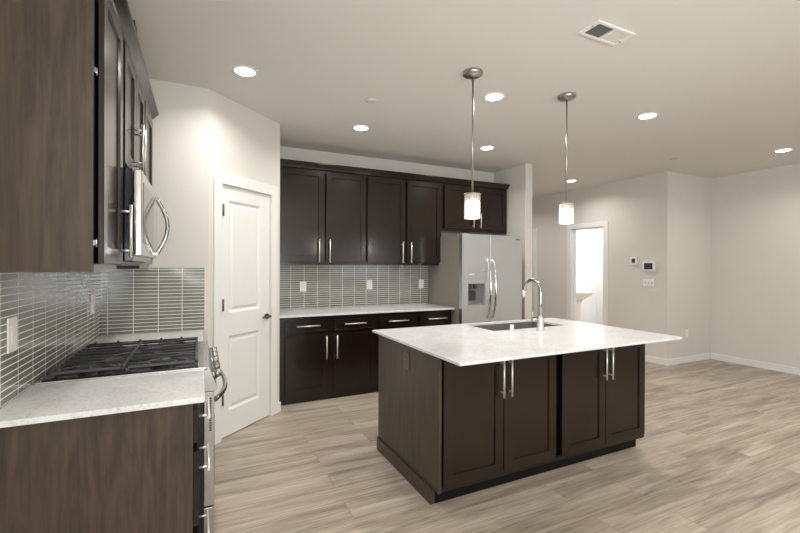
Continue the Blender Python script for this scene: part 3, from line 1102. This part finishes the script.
tag(MB().lathe((2.142, 2.470, 0.9015), [(0.021, 0), (0.021, 0.004), (0.0165, 0.006), (0.0165, 0.047), (0.0145, 0.05)], 20).build('air_gap_cap', 'nickel'),
    'short cylindrical chrome cap on the island beside the sink', 'air gap')

# ------------------------------------------------------------------ outlets and switches


def outlet(fr, name, label, cat, u, v, gangs, hw, hh, plate, group=None):
    P = fr(u, v, 0.0)
    t = thing(name, label, cat, P, group)
    MB().fbox(fr, u - hw, u + hw, v - hh, v + hh, 0.0006, 0.006, 0.002).build('cover_plate', plate, t)
    n = len(gangs)
    for k, g in enumerate(gangs):
        c = u + (k - (n - 1) / 2) * 0.046
        if g == 'outlet':
            for s in (-1, 1):
                w = MB()
                w.fbox(fr, c - 0.015, c + 0.015, v + s * 0.021 - 0.013, v + s * 0.021 + 0.013, 0.006, 0.0072, 0.001, 1)
                so = w.build('socket', plate, t)
                w = MB()
                for d in (-0.006, 0.006):
                    w.fbox(fr, c + d - 0.0012, c + d + 0.0012, v + s * 0.021 - 0.003, v + s * 0.021 + 0.006, 0.0072, 0.0078)
                w.build('slots', 'plastic_slot' if plate == 'plastic' else 'black', so)
        elif g == 'rocker':
            w = MB()
            w.fbox(fr, c - 0.016, c + 0.016, v - 0.033, v + 0.033, 0.006, 0.0085, 0.001, 1)
            w.build('rocker', plate, t)
        else:
            w = MB()
            w.fbox(fr, c - 0.005, c + 0.005, v - 0.004, v + 0.012, 0.006, 0.014, 0.001, 1)
            w.fbox(fr, c - 0.007, c + 0.007, v - 0.014, v + 0.014, 0.006, 0.0066)
            w.build('toggle', 'plastic_slot', t)
    return t


FBT = frame((0, 4.804, 0), (1, 0, 0), (0, -1, 0))
o1 = outlet(FBT, 'wall_outlet', 'white outlet on the back tiles, nearest the pantry', 'outlet', 1.072, 1.154, ['outlet'], 0.037, 0.059, 'plastic', 'outlets on the back tiles')
for x, lab in ((1.896, 'white outlet on the back tiles, middle of the three'), (2.627, 'white outlet on the back tiles, nearest the refrigerator')):
    dup(o1, (x, 4.804, 1.160), lab)
FLT = frame((-0.622, 0, 0), (0, 1, 0), (1, 0, 0))
outlet(FLT, 'light_switch', 'white switch plate on the left tiles nearest the viewer', 'switch', 1.975, 1.142, ['rocker'], 0.042, 0.063, 'plastic')
outlet(FLT, 'wall_outlet', 'white outlet plate on the left tiles past the cooktop', 'outlet', 3.22, 1.146, ['outlet'], 0.045, 0.063, 'plastic')
FRC = frame((0, RY, 0), (1, 0, 0), (0, -1, 0))
outlet(FRC, 'wall_outlet', 'white outlet low on the far wall past the island', 'outlet', 6.392, 0.428, ['outlet'], 0.036, 0.058, 'plastic')
outlet(FH, 'light_switch', 'white three-toggle switch plate below the alarm keypad', 'switch', 3.880, 1.163, ['toggle'] * 3, 0.082, 0.057, 'plastic')
FIP = frame((CX0, 0, 0), (0, 1, 0), (-1, 0, 0))
outlet(FIP, 'island_outlet', 'dark bronze outlet on the island end panel', 'outlet', 2.434, 0.775, ['outlet'], 0.040, 0.056, 'bronze')

th = thing('thermostat', 'small square white thermostat on the hall wall', 'thermostat', FH(4.105, 1.483, 0))
MB().fbox(FH, 4.055, 4.155, 1.425, 1.543, 0.0006, 0.028, 0.006, 3).build('housing', 'plastic', th)
MB().fbox(FH, 4.078, 4.132, 1.455, 1.520, 0.028, 0.0292).build('screen', 'dark_plastic', th)
ak = thing('alarm_keypad', 'white alarm keypad with dark screen beside the thermostat', 'keypad', FH(3.886, 1.405, 0))
MB().fbox(FH, 3.782, 3.964, 1.336, 1.474, 0.0006, 0.03, 0.006, 3).build('housing', 'plastic', ak)
MB().fbox(FH, 3.809, 3.937, 1.358, 1.452, 0.03, 0.0312).build('screen', 'screen', ak)

# ------------------------------------------------------------------ ceiling fittings
DL = [((0.275, 3.063), 'recessed downlight nearest the pantry door, over the range side'),
      ((1.411, 3.816), 'recessed downlight before the left pair of back wall cabinets'),
      ((2.100, 2.645), 'recessed downlight just right of the left pendant rod'),
      ((2.938, 3.820), 'recessed downlight in front of the refrigerator cabinet'),
      ((5.254, 4.704), 'small distant recessed downlight right behind the right pendant rod'),
      ((3.591, 2.371), 'recessed downlight right of the right pendant, below the ceiling vent'),
      ((6.043, 2.381), 'recessed downlight nearest the right-hand wall')]
HID = [(0.3, 1.0), (2.1, 0.2), (3.9, 0.2), (0.3, -1.2), (2.1, -2.0), (3.9, -2.0)]


def downlight(x, y, label):
    t = thing('recessed_downlight', label, 'downlight', (x, y, CEIL), 'recessed ceiling downlights')
    MB().lathe((x, y, CEIL - 0.0005), [(0.086, 0.0), (0.086, -0.003), (0.070, -0.006), (0.066, -0.004), (0.066, 0.0)], 32, caps=False).build('trim_ring', 'plastic', t)
    MB().lathe((x, y, CEIL - 0.0045), [(0.066, 0.0), (0.066, 0.002), (0.03, 0.003)], 32).build('lens', 'lens', t)
    return t


def downlamp(x, y, power):
    l = bpy.data.lights.new('downlight_lamp', 'AREA')
    l.shape = 'DISK'; l.size = 0.13; l.energy = power; l.color = WARM
    try: l.spread = R(150)
    except Exception: pass
    o = bpy.data.objects.new('downlight_lamp', l)
    o.location = (x, y, CEIL - 0.012)
    COL.objects.link(o)


d0 = downlight(*DL[0][0], DL[0][1])
for (x, y), lab in DL[1:]:
    dup(d0, (x, y, CEIL), lab)
for (x, y), lab in DL:
    downlamp(x, y, DOWNLIGHT_POWER)
for x, y in HID:
    downlamp(x, y, DOWNLIGHT_POWER)
downlamp(7.0, 5.3, 36.0)        # powder room light
downlamp(4.9, 6.3, DOWNLIGHT_POWER)

# pendants
PXs = [(1.699, 2.37, 1.730, 1.897, 'left pendant lamp over the island, brushed nickel rod and lit glass cylinder'),
       (2.597, 2.37, 1.738, 1.892, 'right pendant lamp over the island, nearer the powder room door')]


def pendant(x, y, z0, z1, label):
    t = thing('pendant_lamp', label, 'lamp', (x, y, CEIL), 'pendant lamps over the island')
    w = MB().lathe((x, y, CEIL - 0.0005), [(0.066, 0), (0.068, -0.004), (0.068, -0.020), (0.060, -0.026), (0.012, -0.028), (0.010, -0.036)], 32)
    cp = w.build('canopy', 'pendant_nickel', t)
    MB().tube([(x, y, CEIL - 0.036), (x, y, z1 + 0.010)], 0.0062, 12).build('rod', 'pendant_nickel', t)
    w = MB().lathe((x, y, z1), [(0.056, -0.006), (0.0575, -0.002), (0.0575, 0.004), (0.02, 0.009), (0.012, 0.014)], 32)
    w.build('cap', 'pendant_nickel', t)
    w = MB().lathe((x, y, z0), [(0.055, 0.0), (0.055, z1 - z0 - 0.007), (0.0525, z1 - z0 - 0.007), (0.0525, 0.0), (0.055, 0.0)], 36, caps=False)
    sh = w.build('glass_shade', 'shade_glass', t)
    h = z1 - z0
    w = MB().lathe((x, y, z0 + 0.004), [(0.02, 0.0), (0.047, 0.0), (0.0505, 0.004), (0.0505, h * 0.66), (0.047, h * 0.68), (0.02, h * 0.68)], 36)
    w.build('frosted_diffuser', 'shade', t)
    w = MB().tube([(x, y, z0 + h * 0.69), (x, y, z1 - 0.007)], 0.017, 14)
    w.build('lamp_socket', 'nickel', t)
    l = bpy.data.lights.new('pendant_bulb', 'POINT')
    l.energy = 2.5; l.color = WARM; l.shadow_soft_size = 0.04
    o = bpy.data.objects.new('pendant_bulb', l)
    o.location = (x, y, z0 - 0.05)
    COL.objects.link(o)
    return t


for p in PXs:
    pendant(*p)

# sprinkler covers
sp = thing('sprinkler_cover', 'flat round white sprinkler cover on the ceiling left of the left pendant', 'sprinkler cover', (1.244, 3.124, CEIL), 'ceiling sprinkler covers')
MB().lathe((1.244, 3.124, CEIL - 0.0008), [(0.036, 0), (0.036, -0.006), (0.046, -0.007), (0.045, -0.010), (0.02, -0.011)], 28).build('disc', 'ceiling', sp)
dup(sp, (5.319, 3.169, CEIL), 'flat round white sprinkler cover on the ceiling near the far wall corner')

# exhaust grille
vt = thing('ceiling_vent', 'rectangular white ceiling vent, one half a dark grille', 'vent', (2.10, 1.633, CEIL))
vx0, vx1, vy0, vy1 = 1.947, 2.256, 1.562, 1.702
w = MB()
zc = CEIL - 0.0008
w.box(vx0, vx1, vy0, vy0 + 0.020, zc - 0.010, zc, 0.003); w.box(vx0, vx1, vy1 - 0.020, vy1, zc - 0.010, zc, 0.003)
w.box(vx0, vx0 + 0.028, vy0 + 0.02, vy1 - 0.02, zc - 0.010, zc); w.box(vx1 - 0.028, vx1, vy0 + 0.02, vy1 - 0.02, zc - 0.010, zc)
w.box(2.098, 2.112, vy0 + 0.02, vy1 - 0.02, zc - 0.010, zc)
w.build('frame', 'plastic', vt)
MB().box(vx0 + 0.028, 2.098, vy0 + 0.02, vy1 - 0.02, zc - 0.003, zc - 0.001).build('duct_opening', 'black', vt)
w = MB()
for k in range(10):
    x = vx0 + 0.034 + k * 0.0115
    w.box(x, x + 0.0045, vy0 + 0.021, vy1 - 0.021, zc - 0.009, zc - 0.004)
w.build('louvres', 'mid_plastic', vt)
MB().box(2.113, vx1 - 0.029, vy0 + 0.021, vy1 - 0.021, zc - 0.007, zc - 0.001, 0.002).build('blank_panel', 'ceiling', vt)
for x, y in ((vx0 + 0.014, vy0 + 0.05), (vx1 - 0.014, vy1 - 0.05)):
    MB().lathe((x, y, zc - 0.0105), [(0.005, 0.0), (0.004, -0.002)], 10).build('screw', 'dark_plastic', vt)

# ------------------------------------------------------------------ powder room pedestal sink
px_, pyb = 6.95, 6.238
pd = thing('pedestal_sink', 'white porcelain pedestal sink seen through the powder room door', 'sink', (px_, pyb - 0.2, 0))
w = MB()
n = 28
def sup(a, hx, hy, cy, z, e=2.6):
    ca, sa = math.cos(a), math.sin(a)
    return (px_ + hx * math.copysign(abs(ca) ** (2 / e), ca), cy + hy * math.copysign(abs(sa) ** (2 / e), sa), z)
rings = []
for hx, hy, cy, z in ((0.10, 0.09, pyb - 0.17, 0.70), (0.17, 0.16, pyb - 0.19, 0.76), (0.25, 0.235, pyb - 0.245, 0.845), (0.27, 0.25, pyb - 0.255, 0.87), (0.27, 0.25, pyb - 0.255, 0.885),
                      (0.235, 0.19, pyb - 0.27, 0.885), (0.20, 0.16, pyb - 0.27, 0.80), (0.08, 0.07, pyb - 0.27, 0.775)):
    rings.append([w.bm.verts.new(sup(2 * math.pi * k / n, hx, hy, cy, z)) for k in range(n)])
for a, b in zip(rings[:-1], rings[1:]):
    for k in range(n):
        f = w.bm.faces.new([a[k], a[(k + 1) % n], b[(k + 1) % n], b[k]]); f.smooth = True
w.bm.faces.new(rings[0][::-1]); w.bm.faces.new(rings[-1])
w.build('basin', 'porcelain', pd)
w = MB().lathe((px_, pyb - 0.17, 0.0), [(0.13, 0), (0.13, 0.03), (0.10, 0.08), (0.085, 0.3), (0.085, 0.55), (0.105, 0.70)], 28)
w.build('pedestal', 'porcelain', pd)
w = MB()
w.tube([(px_, pyb - 0.05, 0.8855), (px_, pyb - 0.05, 0.98), (px_, pyb - 0.09, 1.01), (px_, pyb - 0.15, 0.985)], 0.011, 10)
w.build('tap', 'chrome', pd)
